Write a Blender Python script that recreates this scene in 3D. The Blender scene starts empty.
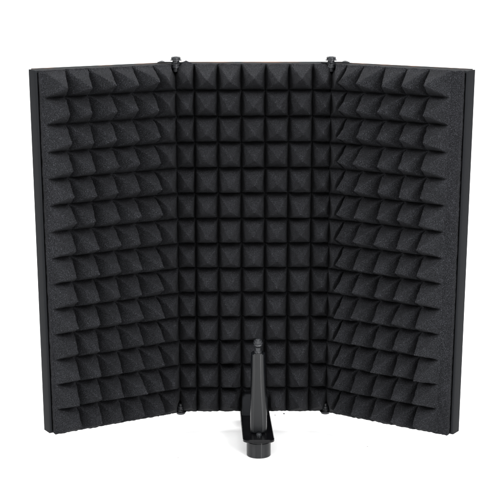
import bpy, bmesh, math, random
from mathutils import Vector, Matrix, noise
random.seed(7)
S = bpy.context.scene
C = S.collection

# ---------------------------------------------------------------- measures (metres)
P = 0.023                    # height of one foam row
H = 14 * P                   # panel height
W = 0.06946                  # half width of the middle panel
L = 0.14259                  # wing length
TL, TR = 0.52994, 0.59511      # wing angles
DEP = 0.0150                 # tray depth
LIFT = 0.0205                # the shield stands this high on its mount
CW = 0.02116                # foam column width

# ---------------------------------------------------------------- materials
def mat(name, base, rough=0.5, metal=0.0, spec=0.5):
    m = bpy.data.materials.new(name); m.use_nodes = True
    b = m.node_tree.nodes['Principled BSDF']
    b.inputs['Base Color'].default_value = (*base, 1)
    b.inputs['Roughness'].default_value = rough
    b.inputs['Metallic'].default_value = metal
    b.inputs['Specular IOR Level'].default_value = spec
    return m, m.node_tree, b

def foam_material():
    m, nt, b = mat('black_foam', (0.012, 0.0125, 0.014), 1.0, 0, 0.12)
    N, K = nt.nodes, nt.links
    tc = N.new('ShaderNodeTexCoord')
    fine = N.new('ShaderNodeTexNoise'); fine.inputs['Scale'].default_value = 1350
    fine.inputs['Detail'].default_value = 3; fine.inputs['Roughness'].default_value = 0.7
    big = N.new('ShaderNodeTexNoise'); big.inputs['Scale'].default_value = 45; big.inputs['Detail'].default_value = 4
    for t in (fine, big): K.new(tc.outputs['Object'], t.inputs['Vector'])
    r = N.new('ShaderNodeValToRGB')
    e = r.color_ramp.elements
    e[0].position = 0.36; e[0].color = (0.0026, 0.0027, 0.0032, 1)
    e[1].position = 0.74; e[1].color = (0.053, 0.055, 0.062, 1)
    q = e.new(0.53); q.color = (0.0072, 0.0075, 0.0087, 1)
    q = e.new(0.62); q.color = (0.0178, 0.0184, 0.0210, 1)
    K.new(fine.outputs['Fac'], r.inputs['Fac'])
    mr = N.new('ShaderNodeMapRange'); mr.inputs['To Min'].default_value = 0.82; mr.inputs['To Max'].default_value = 1.18
    mr.inputs['From Min'].default_value = 0.3; mr.inputs['From Max'].default_value = 0.7
    K.new(big.outputs['Fac'], mr.inputs['Value'])
    vm = N.new('ShaderNodeVectorMath'); vm.operation = 'SCALE'
    K.new(r.outputs['Color'], vm.inputs[0]); K.new(mr.outputs['Result'], vm.inputs['Scale'])
    K.new(vm.outputs['Vector'], b.inputs['Base Color'])
    bp = N.new('ShaderNodeBump'); bp.inputs['Strength'].default_value = 0.55; bp.inputs['Distance'].default_value = 0.0006
    K.new(fine.outputs['Fac'], bp.inputs['Height']); K.new(bp.outputs['Normal'], b.inputs['Normal'])
    return m

def paint_material(name, base, rough, spec=0.5, bump=0.08, scale=700, metal=0.0):
    m, nt, b = mat(name, base, rough, metal, spec)
    N, K = nt.nodes, nt.links
    tc = N.new('ShaderNodeTexCoord')
    n = N.new('ShaderNodeTexNoise'); n.inputs['Scale'].default_value = scale; n.inputs['Detail'].default_value = 2
    K.new(tc.outputs['Object'], n.inputs['Vector'])
    bp = N.new('ShaderNodeBump'); bp.inputs['Strength'].default_value = bump; bp.inputs['Distance'].default_value = 0.0003
    K.new(n.outputs['Fac'], bp.inputs['Height']); K.new(bp.outputs['Normal'], b.inputs['Normal'])
    n2 = N.new('ShaderNodeTexNoise'); n2.inputs['Scale'].default_value = 60; n2.inputs['Detail'].default_value = 5
    K.new(tc.outputs['Object'], n2.inputs['Vector'])
    mr = N.new('ShaderNodeMapRange'); mr.inputs['To Min'].default_value = max(0.02, rough - 0.03); mr.inputs['To Max'].default_value = rough + 0.03
    K.new(n2.outputs['Fac'], mr.inputs['Value']); K.new(mr.outputs['Result'], b.inputs['Roughness'])
    return m

def turned(m, amount):
    # lathe-turned grain: highlights draw out along the axis
    nt = m.node_tree; b = nt.nodes['Principled BSDF']
    t = nt.nodes.new('ShaderNodeTangent'); t.direction_type = 'RADIAL'; t.axis = 'Z'
    nt.links.new(t.outputs['Tangent'], b.inputs['Tangent'])
    b.inputs['Anisotropic'].default_value = amount; b.inputs['Anisotropic Rotation'].default_value = 0.25
    return m

def fringe_material():
    m, nt, b = mat('brown_edge_fringe', (0.02, 0.014, 0.012), 0.5)  # optical fringe painted as patchy brown into the base colour
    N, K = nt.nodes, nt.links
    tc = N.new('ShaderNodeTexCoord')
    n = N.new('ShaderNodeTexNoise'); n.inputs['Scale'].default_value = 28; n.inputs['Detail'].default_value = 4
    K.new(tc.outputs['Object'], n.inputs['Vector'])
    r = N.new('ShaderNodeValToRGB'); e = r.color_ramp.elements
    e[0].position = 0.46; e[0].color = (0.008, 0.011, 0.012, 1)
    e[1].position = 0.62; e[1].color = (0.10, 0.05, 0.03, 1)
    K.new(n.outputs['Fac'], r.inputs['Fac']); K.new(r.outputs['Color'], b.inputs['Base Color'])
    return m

def surface_material():
    m, nt, b = mat('white_paper', (0.86, 0.86, 0.86), 0.75, 0, 0.25)
    N, K = nt.nodes, nt.links
    tc = N.new('ShaderNodeTexCoord')
    n = N.new('ShaderNodeTexNoise'); n.inputs['Scale'].default_value = 35; n.inputs['Detail'].default_value = 6
    K.new(tc.outputs['Object'], n.inputs['Vector'])
    r = N.new('ShaderNodeValToRGB'); e = r.color_ramp.elements
    e[0].position = 0.3; e[0].color = (0.72, 0.72, 0.72, 1); e[1].position = 0.7; e[1].color = (0.74, 0.74, 0.74, 1)
    K.new(n.outputs['Fac'], r.inputs['Fac']); K.new(r.outputs['Color'], b.inputs['Base Color'])
    return m

FOAM = foam_material()
TRAY = paint_material('black_powder_coat', (0.0062, 0.0067, 0.0076), 0.60, 0.06, 0.10, 900)
GLOSS = paint_material('gloss_black_paint', (0.002, 0.002, 0.0024), 0.16, 0.2, 0.02, 200)
SATIN = paint_material('satin_black_anodised', (0.003, 0.0034, 0.004), 0.24, 0.32, 0.02, 500)
turned(SATIN, 1.0)
BOLT = paint_material('black_bolt_steel', (0.018, 0.019, 0.021), 0.25, 0.4, 0.03, 500, 0.2)
WASHER = paint_material('dark_steel_washer', (0.07, 0.07, 0.075), 0.3, 0.5, 0.03, 500, 0.9)
EDGE = fringe_material()
PAPER = surface_material()

# ---------------------------------------------------------------- helpers
def obj(name, bm, m, parent=None, smooth=True, angle=35):
    me = bpy.data.meshes.new(name)
    bmesh.ops.recalc_face_normals(bm, faces=bm.faces)
    for f in bm.faces: f.smooth = smooth
    if smooth:
        for e in bm.edges:
            if len(e.link_faces) == 2 and e.calc_face_angle(0) > math.radians(angle): e.smooth = False
    bm.to_mesh(me); bm.free(); me.materials.append(m)
    o = bpy.data.objects.new(name, me); C.objects.link(o)
    if parent: o.parent = parent
    return o

def add_box(bm, x0, x1, y0, y1, z0, z1, bev=0.0, seg=2):
    t = bmesh.new()
    bmesh.ops.create_cube(t, size=1)
    for v in t.verts:
        v.co = Vector(((x0 + x1) / 2 + v.co.x * (x1 - x0), (y0 + y1) / 2 + v.co.y * (y1 - y0), (z0 + z1) / 2 + v.co.z * (z1 - z0)))
    if bev: bmesh.ops.bevel(t, geom=t.edges[:], offset=bev, segments=seg, profile=0.5, affect='EDGES')
    join(bm, t)

def join(bm, t, M=None):
    vs = {v: bm.verts.new(M @ v.co if M else v.co) for v in t.verts}
    for f in t.faces:
        try: bm.faces.new([vs[v] for v in f.verts])
        except ValueError: pass
    t.free()

def add_lathe(bm, prof, n=40, c=(0, 0, 0)):
    """prof: list of (radius, z), closed with caps."""
    rings = []
    for r, z in prof:
        rings.append([bm.verts.new((c[0] + r * math.cos(2 * math.pi * k / n), c[1] + r * math.sin(2 * math.pi * k / n), c[2] + z)) for k in range(n)])
    for a, b in zip(rings, rings[1:]):
        for k in range(n): bm.faces.new((a[k], a[(k + 1) % n], b[(k + 1) % n], b[k]))
    bm.faces.new(rings[0]); bm.faces.new(rings[-1])

def add_loft(bm, sections):
    rings = [[bm.verts.new(p) for p in s] for s in sections]
    n = len(rings[0])
    for a, b in zip(rings, rings[1:]):
        for k in range(n): bm.faces.new((a[k], a[(k + 1) % n], b[(k + 1) % n], b[k]))
    bm.faces.new(rings[0]); bm.faces.new(rings[-1])

def rounded_rect(x0, x1, y0, y1, r, n=8):
    out = []
    for cx, cy, a0 in ((x1 - r, y1 - r, 0), (x0 + r, y1 - r, 90), (x0 + r, y0 + r, 180), (x1 - r, y0 + r, 270)):
        for k in range(n + 1):
            a = math.radians(a0 + 90 * k / n); out.append((cx + r * math.cos(a), cy + r * math.sin(a)))
    return out

# ---------------------------------------------------------------- the setting
bm = bmesh.new()
prof = [(-6.0, 0.0), (2.5, 0.0)]
for k in range(1, 13):
    a = math.radians(90 * k / 12); prof.append((2.5 + 1.2 * math.sin(a), 1.2 - 1.2 * math.cos(a)))
prof.append((3.7, 3.2))
ra = [bm.verts.new((-6, y, z)) for y, z in prof]; rb = [bm.verts.new((6, y, z)) for y, z in prof]
for k in range(len(prof) - 1): bm.faces.new((ra[k], rb[k], rb[k + 1], ra[k + 1]))
g = obj('ground', bm, PAPER); g['kind'] = 'structure'

# ---------------------------------------------------------------- the shield
root = bpy.data.objects.new('isolation_shield', None); C.objects.link(root)
root.location = (0, 0, LIFT)
root['label'] = 'black three-panel folding microphone isolation shield lined with pyramid foam, standing on its short mounting tube'
root['category'] = 'isolation shield'

def frame(side):
    """local axes of a panel: s along it, w out of its front, v up."""
    if side == 'left':  o, d, n = (-W, 0), (-math.cos(TL), -math.sin(TL)), (math.sin(TL), -math.cos(TL))
    elif side == 'right': o, d, n = (W, 0), (math.cos(TR), -math.sin(TR)), (-math.sin(TR), -math.cos(TR))
    else: o, d, n = (0, 0), (1, 0), (0, -1)
    return lambda s, w, v: Vector((o[0] + d[0] * s + n[0] * w, o[1] + d[1] * s + n[1] * w, v))

def tray(side, s0, s1, bev_in):
    F = frame(side)
    t = bmesh.new()
    lip = 0.0024
    # a shallow pan: outer box with an inset floor
    def ring(a0, a1, b0, b1, w): return [t.verts.new((a, w, b)) for a, b in ((a0, b0), (a1, b0), (a1, b1), (a0, b1))]
    r = 0.0014
    k = 0.0016
    rings = [ring(s0 + k, s1 - k, k, H - k, 0.0), ring(s0, s1, 0, H, k),
             ring(s0, s1, 0, H, DEP - r), ring(s0 + r * .3, s1 - r * .3, r * .3, H - r * .3, DEP - r * .3),
             ring(s0 + r, s1 - r, r, H - r, DEP), ring(s0 + lip - .0005, s1 - lip + .0005, .0019, H - .0019, DEP),
             ring(s0 + lip, s1 - lip, .0024, H - .0024, DEP - .0005), ring(s0 + lip, s1 - lip, .0024, H - .0024, 0.002)]
    for a, b in zip(rings, rings[1:]):
        for q in range(4): t.faces.new((a[q], a[(q + 1) % 4], b[(q + 1) % 4], b[q]))
    t.faces.new(rings[0]); t.faces.new(rings[-1])
    for v in t.verts: v.co = F(v.co.x, v.co.y, v.co.z)
    o = obj('panel', t, TRAY, root, True, 25)
    # added strip carrying a painted colour fringe along the top of the pan
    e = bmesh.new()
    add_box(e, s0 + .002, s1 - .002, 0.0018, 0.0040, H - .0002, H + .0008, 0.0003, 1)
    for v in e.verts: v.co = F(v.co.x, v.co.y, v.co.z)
    obj('top_fringe', e, EDGE, o)
    return o

def foam(side, cols, s_in, s_out, tanl, tanr, parent, seed, tuft=False):
    """cols: list of (start, apex, end) in s; pyramids stand on the sheet, cells in 14 rows.
    tanl / tanr: how far the sheet is squeezed back from its neighbour at its low / high end."""
    F = frame(side)
    rnd = random.Random(seed)
    WB, WA = 0.0196, 0.0488
    n = 22
    rows = [(H - (k + 1) * P, H - k * P) for k in range(14)]
    ss = []
    edges = sorted(set([s_in, s_out] + [c[0] for c in cols] + [c[2] for c in cols]))
    for a, b in zip(edges, edges[1:]):
        m = max(3, round(n * (b - a) / CW))
        ss += [a + (b - a) * k / m for k in range(m)]
    ss.append(edges[-1])
    vv = [H * k / (14 * n) for k in range(14 * n + 1)]
    jit = {}
    for ci in range(len(cols)):
        for ri in range(14):
            jit[ci, ri] = (rnd.gauss(0, .03), .04, .94) if ri == 13 else (rnd.gauss(0, .035), rnd.gauss(0, .04), 1 + rnd.gauss(0, .03) - 0)
    smin, smax = ss[0], ss[-1]
    lean = 0 if side == 'middle' else .07      # the tips sag towards the fold
    def height(s, v):
        ci = next((i for i, c in enumerate(cols) if c[0] - 1e-9 <= s <= c[2] + 1e-9), None)
        if ci is None: return 0.0
        c = cols[ci]
        ri = min(13, int((H - v) / P)); lo, hi = rows[ri]
        a = (s - c[0]) / (c[2] - c[0]); b = (v - lo) / P
        jx, jy, jh = jit[ci, ri]
        ax = min(.92, max(.08, (c[1] - c[0]) / (c[2] - c[0]) - lean + jx)); ay = (.47 if side == 'middle' else .47) + jy
        hx = a / ax if a < ax else (1 - a) / (1 - ax)
        hy = b / ay if b < ay else (1 - b) / (1 - ay)
        k = .015
        h = (hx + hy - math.sqrt((hx - hy) ** 2 + k * k)) / 2
        h = max(0, (h - .02) / .98)
        if side != 'middle': h = h ** 1.06
        h = 1 - math.sqrt((1 - h) ** 2 + .0004)           # blunt tip
        h = math.sqrt(h * h + .0004) - .02 if h > 0 else 0    # soft crease at the foot
        scale = c[3] if len(c) > 3 else 1
        # the saw kerf between neighbouring pyramids
        kx = 1 if (ci == 0 and side != 'middle' and a > ax) else hx
        ky = 1 if (ri == 0 and b > ay) or (ri == 13 and b < ay) else hy
        kerf = (.24 if side == 'middle' else .15) * math.exp(-(min(kx, ky) / .115) ** 2)
        kerf *= min(1, .15 + min(v, H - v) / .007)
        if ci == 0 and side != 'middle' and a > ax: kerf *= max(0, 1 - 1.25 * (a - ax) / (1 - ax))
        return max(0, h) * jh * scale * dent(s, v) - kerf
    def dent(s, v):
        if side != 'middle': return 1
        # the clamp jaw presses the foam flat at the middle of the foot
        dx = max(0, abs(s - .0014) - .0125) / .006; dv = max(0, v - .020) / .006
        return max(.05, min(1, max(dx, dv)))
    bm = bmesh.new()
    def place(s, w, v, border):
        q = Vector((s * 160 + seed * 9, v * 160, w * 120))
        d = noise.noise(q) * .00045 + noise.noise(q * 3.1) * .0002
        s2, v2, w2 = s + noise.noise(q + Vector((7, 0, 0))) * .0005, v + noise.noise(q + Vector((0, 9, 0))) * .0005, w + d
        if border and w > .006:
            v2 += noise.noise(q * 2.2) * .0005 + max(0, noise.noise(q * 1.7 + Vector((3, 3, 3))) - .35) * .0010 * (1 if v > H / 2 else -1); s2 += noise.noise(q * 2.6) * .0003
        # squeeze at the folded corners
        if tanl:
            f = max(0, 1 - (s - smin) / (1.75 * CW)); s2 += tanl * w * f
        if tanr:
            f = max(0, 1 - (smax - s) / (1.75 * CW)); s2 -= tanr * w * f
        if tuft:
            f = max(0, 1 - abs(s - (smin + .011)) / .006) * max(0, 1 - (H - v) / .012)
            v2 += f * .0030
        # nicks where the hinge bolts pass
        for sg, sd in ((1, s - smin), (-1, smax - s)):
            if (sg > 0 or side == 'middle'):
                for vd in (v, H - v):
                    if vd < .012 and sd < .007:
                        k = (1 - vd / .012) * (1 - sd / .007)
                        w2 -= k * .006
                        s2 += sg * k * .0040
        # rounded shoulder along the top and bottom cut
        return F(s2, w2, v2)
    grid = []
    for j, v in enumerate(vv):
        row = []
        for i, s in enumerate(ss):
            border = i in (0, len(ss) - 1) or j in (0, len(vv) - 1)
            vc = min(max(v, .0004), H - .0004)
            row.append(bm.verts.new(place(s, WB + (WA - WB) * height(s, vc), v, border)))
        grid.append(row)
    for j in range(len(vv) - 1):
        for i in range(len(ss) - 1):
            # split the quads along the pyramids' own ridges
            a, b, c, d = grid[j][i], grid[j][i + 1], grid[j + 1][i + 1], grid[j + 1][i]
            bm.faces.new((a, b, c, d))
    loop = [(i, 0) for i in range(len(ss))] + [(len(ss) - 1, j) for j in range(1, len(vv))] + \
           [(i, len(vv) - 1) for i in range(len(ss) - 2, -1, -1)] + [(0, j) for j in range(len(vv) - 2, 0, -1)]
    low = [bm.verts.new(F(min(max(ss[i], smin + .0035), smax - .0035), .003, min(max(vv[j], .004), H - .004))) for i, j in loop]
    mid = [bm.verts.new(place(ss[i], DEP + .0005, vv[j], True)) for i, j in loop]
    N = len(loop)
    for k in range(N):
        i0, j0 = loop[k]; i1, j1 = loop[(k + 1) % N]
        bm.faces.new((grid[j0][i0], mid[k], mid[(k + 1) % N], grid[j1][i1]))
        bm.faces.new((mid[k], low[k], low[(k + 1) % N], mid[(k + 1) % N]))
    bm.faces.new(low)
    return obj('foam_sheet', bm, FOAM, parent, True, 42)

def columns(first_apex, pitch, count, lo, hi):
    out = []
    for k in range(count):
        a = first_apex - k * pitch
        out.append((max(lo, a - pitch / 2), a, min(hi, a + pitch / 2)))
    return out

gap = 0.0006
mid_panel = tray('middle', -W + gap, W - gap, 0)
left_panel = tray('left', gap, L, 0)
right_panel = tray('right', gap, L, 0)

mc = [(-2.5 * CW + k * CW, -2 * CW + k * CW, -1.5 * CW + k * CW) for k in range(5)]
e0, e1 = -W - .0012, W + .0012
mc = [(e0, e0 + .72 * (-2.5 * CW - e0), -2.5 * CW, .92)] + mc + [(2.5 * CW, 2.5 * CW + .5 * (e1 - 2.5 * CW), e1, .80)]
foam('middle', mc, e0, e1, 0, 0, mid_panel, 1, True)
so = L - .0030
lc = columns(.12686, CW, 5, .0004, so)
lc.append((-.0012, .0185, lc[-1][0], .88))
foam('left', lc, -.0012, so, math.tan(TL), 0, left_panel, 2)
rc = columns(.11853, CW, 5, .0004, so)
rc.append((-.0012, .0120, rc[-1][0], .72))
foam('right', rc, -.0012, so, math.tan(TR), 0, right_panel, 3)

# ---------------------------------------------------------------- hinges
def hinge(side, top):
    sx = -1 if side == 'left' else 1
    ang = TL if side == 'left' else TR
    cx, cy = sx * (W - .0008), -.0185
    z0 = H if top else 0.0022
    up = 1 if top else -1
    e = .86 if top else .66
    zz = lambda q: z0 + up * q * e
    # strap: thin links reaching back over the rims of both pans
    bm = bmesh.new()
    for k, (tx, ty) in enumerate(((cx - sx * .007, -.010), (cx + sx * .0145, -.008 - .0145 * math.tan(ang)))):
        d = Vector((tx - cx, ty - cy, 0)); ln = d.length; a = math.atan2(d.y, d.x)
        za, zb = sorted((zz(.0004 + k * .0009), zz(.0012 + k * .0009)))
        pts = [(-.0030, -.0030), (ln, -.0020), (ln + .002, 0), (ln, .0020), (-.0030, .0030)]
        t = bmesh.new()
        add_loft(t, [[(x, y, z) for x, y in pts] for z in (za, zb)])
        join(bm, t, Matrix.Translation((cx, cy, 0)) @ Matrix.Rotation(a, 4, 'Z'))
        if k: rx, ry = cx + d.x * .86, cy + d.y * .86
    st = obj('hinge', bm, TRAY, root, True, 25)
    bm = bmesh.new()
    add_lathe(bm, [(.0050, zz(.0036)), (.0053, zz(.0038)), (.0053, zz(.0043)), (.0050, zz(.0045))], 32, (cx, cy, 0))
    obj('washer', bm, WASHER, st)
    bm = bmesh.new()
    add_lathe(bm, [(.0038, zz(.0045)), (.0043, zz(.0048)), (.0043, zz(.0065)), (.0037, zz(.0074)), (.0024, zz(.0077)), (.0020, zz(.0077)), (.0018, zz(.0064))], 32, (cx, cy, 0))
    obj('bolt_head', bm, BOLT, st)
    bm = bmesh.new()
    add_lathe(bm, [(.0020, zz(-.0080 if top else -.0085)), (.0024, zz(-.0076 if top else -.0080)), (.0024, zz(-.0045)), (.0034, zz(-.0040)), (.0034, zz(-.0022)), (.0030, zz(-.0016)), (.0030, zz(-.0008)),
                   (.0037, zz(-.0006)), (.0037, zz(.0001)), (.0031, zz(.0003)), (.0031, zz(.0036))], 24, (cx, cy, 0))
    obj('hinge_pin', bm, BOLT, st)
    if top:
        bm = bmesh.new()
        add_lathe(bm, [(.0025, zz(.0020)), (.0025, zz(.0024)), (.0018, zz(.0031)), (.0008, zz(.0034))], 20, (rx, ry, 0))
        obj('rivet', bm, BOLT, st)
for sd in ('left', 'right'):
    for tp in (True, False): hinge(sd, tp)

# ---------------------------------------------------------------- mounting bracket, post and tube
PX, PY = 0.0034, -0.0800     # axis of post and tube
ZP = -0.0010                 # top of the bracket plate
# flat base plate, a rounded strap running back under the middle panel
bm = bmesh.new()
x_off = lambda y: (PY - y) * 0.028
outl = rounded_rect(-.0142, .0142, PY - .0225, .026, .0060)
def plate_ring(ins, z):
    cx, cy = 0, (PY - .0225 + .026) / 2
    return [(PX + x * (1 - ins / .0142) + x_off(y), cy + (y - cy) * (1 - ins / .054), z) for x, y in outl]
add_loft(bm, [plate_ring(.0006, ZP - .0030), plate_ring(0, ZP - .0025), plate_ring(0, ZP - .0006), plate_ring(.0006, ZP)])
br = obj('mount_bracket', bm, GLOSS, root, True, 30)
# jaw that grips the foot of the middle panel
bm = bmesh.new()
def jaw_ring(hw, y0, y1, z, r): return [(.0014 + x, y, z) for x, y in rounded_rect(-hw, hw, y0, y1, r, 5)]
add_loft(bm, [jaw_ring(.0122, -0.0310, -.0150, ZP + .0002, .002), jaw_ring(.0122, -0.0310, -.0150, ZP + .014, .002),
              jaw_ring(.0116, -0.0305, -.0150, ZP + .018, .002), jaw_ring(.0095, -0.0285, -.0150, ZP + .0205, .002)])
obj('clamp_jaw', bm, TRAY, br, True, 30)
# rear foot below the plate
bm = bmesh.new()
fx, fyy = PX + x_off(.012), .012
add_lathe(bm, [(.0080, -LIFT), (.0088, -LIFT + .0008), (.0088, ZP - .0042), (.0080, ZP - .0032)], 32, (fx, fyy, 0))
obj('rear_foot', bm, SATIN, br)
# tube under the plate
bm = bmesh.new()
zb = -LIFT
add_lathe(bm, [(.0086, zb + .006), (.0086, zb), (.0103, zb), (.0110, zb + .0007), (.0110, ZP - .0060), (.0106, ZP - .0054), (.0106, ZP - .0048), (.0110, ZP - .0042), (.0109, ZP - .0034), (.0105, ZP - .0030)], 56, (PX + .0007, PY - .0070, 0))
obj('mounting_tube', bm, SATIN, root, True, 30)

# the post: round at the top, pressed flat and wider at the foot
bm = bmesh.new()
secs = []
ZT = 0.0745
def sec(z, hw, hd, flat):
    out = []
    for k in range(56):
        a = 2 * math.pi * k / 56
        ex = 2 + 1.2 * flat
        c, s_ = math.cos(a), math.sin(a)
        x = math.copysign(abs(c) ** (2 / ex), c) * hw; y = math.copysign(abs(s_) ** (2 / ex), s_) * hd
        out.append((PX + x + max(0, hw - .0064) * .6 * min(1, (z - ZP) / .004 + .6), PY + y, z))
    return out
for z, hw, hd, fl in ((ZP + .0004, .0060, .0042, 1), (ZP + .0009, .0068, .0048, 1), (ZP + .0022, .0073, .0053, 1), (ZP + .004, .0075, .0056, 1), (ZP + .008, .0075, .0058, 1),
                      (ZP + .018, .0074, .0060, .9), (ZP + .026, .0072, .0061, .8), (ZP + .034, .0070, .0062, .65),
                      (ZP + .042, .0068, .0063, .5), (ZP + .050, .0067, .0064, .4), (ZP + .058, .0066, .0064, .35), (ZT - .010, .0065, .0064, .35), (ZT - .0008, .0064, .0063, .35), (ZT, .0057, .0056, .3)):
    secs.append(sec(z, hw, hd, fl))
add_loft(bm, secs)
post = obj('mounting_post', bm, SATIN, root, True, 40)
# bolt at the foot of the post
bm = bmesh.new()
add_lathe(bm, [(.0024, ZP), (.0024, ZP + .0016), (.0018, ZP + .0022)], 20, (PX + .0008, PY - .0095, 0))
obj('foot_screw', bm, BOLT, post)
# neck and knurled ball at the top
bm = bmesh.new()
add_lathe(bm, [(.0036, ZT - .0002), (.0034, ZT + .0012), (.0026, ZT + .0020), (.0026, ZT + .0044), (.0030, ZT + .0050)], 28, (PX, PY, 0))
obj('neck', bm, BOLT, post)
bm = bmesh.new()
R0 = .0041
prof = []
for k in range(25):
    t = k / 24; a = math.radians(-62 + 140 * t)
    ridge = .00035 * math.cos(t * 2 * math.pi * 4.5)
    prof.append((max(.0006, (R0 + ridge) * math.cos(a)), ZT + .0086 + R0 * 1.05 * math.sin(a)))
add_lathe(bm, prof, 40, (PX, PY, 0))
for v in bm.verts:
    a = math.atan2(v.co.y - PY, v.co.x - PX)
    if math.cos(a * 10) < -.55:
        v.co.x = PX + (v.co.x - PX) * .93; v.co.y = PY + (v.co.y - PY) * .93
obj('screw_tip', bm, BOLT, post, True, 30)

# ---------------------------------------------------------------- camera
cam_d = bpy.data.cameras.new('camera'); cam = bpy.data.objects.new('camera', cam_d); C.objects.link(cam)
pit, yaw, fpx = 0.3072, 0.01053, 1486.13
cam.location = (-0.01982, -1.36467, 0.42694 + LIFT)
fw = Vector((math.sin(yaw) * math.cos(pit), math.cos(yaw) * math.cos(pit), -math.sin(pit)))
cam.rotation_euler = fw.to_track_quat('-Z', 'Y').to_euler()
cam_d.sensor_width = 36; cam_d.lens = 36 * fpx / 500
cam_d.shift_x = .00568; cam_d.shift_y = .32202
cam_d.clip_start = 0.05; cam_d.clip_end = 100
S.camera = cam

# ---------------------------------------------------------------- crumbs of lint on the paper
CR = [(.0314, .0355, .0008, 'dark', 'small dark crumb on the white surface, right of the bracket plate', 'rounder'),
      (.0224, .0310, .0006, 'grey', 'tiny grey fleck on the white surface, close beside the bracket plate', ''),
      (-.0690, -.0948, .0007, 'grey', 'tiny grey fleck lying alone at the lower left of the white surface', ''),
      (.1052, -.0651, .0006, 'grey', 'tiny grey fleck on the white surface in front of the right wing', '')]
CRD = mat('dark_lint', (0.05, 0.05, 0.055), 0.9)[0]; CRG = mat('grey_lint', (0.30, 0.29, 0.28), 0.9)[0]
for px, py, r, tone, lab, _ in CR:
    bm = bmesh.new(); bmesh.ops.create_icosphere(bm, subdivisions=2, radius=r)
    for v in bm.verts:
        v.co *= 1 + noise.noise(v.co * 1500 + Vector((px * 99, 0, 0))) * .5; v.co.z *= .6
    lo = min(v.co.z for v in bm.verts)
    for v in bm.verts: v.co.z -= lo
    o = obj('lint_crumb', bm, CRD if tone == 'dark' else CRG); o.location = (px, py, 0)
    o['label'] = lab; o['category'] = 'crumb'; o['group'] = 'lint crumbs on the white surface'

# ---------------------------------------------------------------- studio light
w = bpy.data.worlds.new('World'); S.world = w; w.use_nodes = True
bg = w.node_tree.nodes['Background']; bg.inputs['Color'].default_value = (1, 1, 1, 1); bg.inputs['Strength'].default_value = 0.46
def area(name, loc, target, sx, sy, power, spread=180):
    d = bpy.data.lights.new(name, 'AREA'); d.shape = 'RECTANGLE'; d.size = sx; d.size_y = sy; d.energy = power; d.spread = math.radians(spread)
    o = bpy.data.objects.new(name, d); C.objects.link(o); o.location = loc
    o.rotation_euler = (Vector(target) - Vector(loc)).to_track_quat('-Z', 'Y').to_euler()
area('key_softbox', (-0.15, -1.9, 1.45), (0, 0, 0.16), 1.3, 0.8, 30)
area('left_softbox', (-1.45, -1.40, 1.35), (0, 0, 0.16), 0.9, 0.9, 58)
area('right_softbox', (1.45, -1.40, 1.35), (0, 0, 0.16), 0.9, 0.9, 58)
area('top_softbox', (0.45, -0.45, 2.0), (0, -0.05, 0.1), 2.0, 1.4, 14)
area('post_streak_light', (0.80, -1.75, 0.75), (0, -0.08, 0.04), 0.06, 1.1, 26)  # unseen strip, added to draw a bright streak down the post
area('post_left_fill', (-1.7, -1.0, 0.8), (0, -0.08, 0.1), 0.5, 1.2, 6)  # unseen, added to lift the left side of the post to grey
area('backdrop_softbox', (0, 1.6, 2.6), (0, 2.0, 0.0), 6.0, 1.4, 240)

S.view_settings.view_transform = 'Standard'; S.view_settings.look = 'None'
S.view_settings.exposure = 0; S.view_settings.gamma = 1
S.cycles.max_bounces = 6
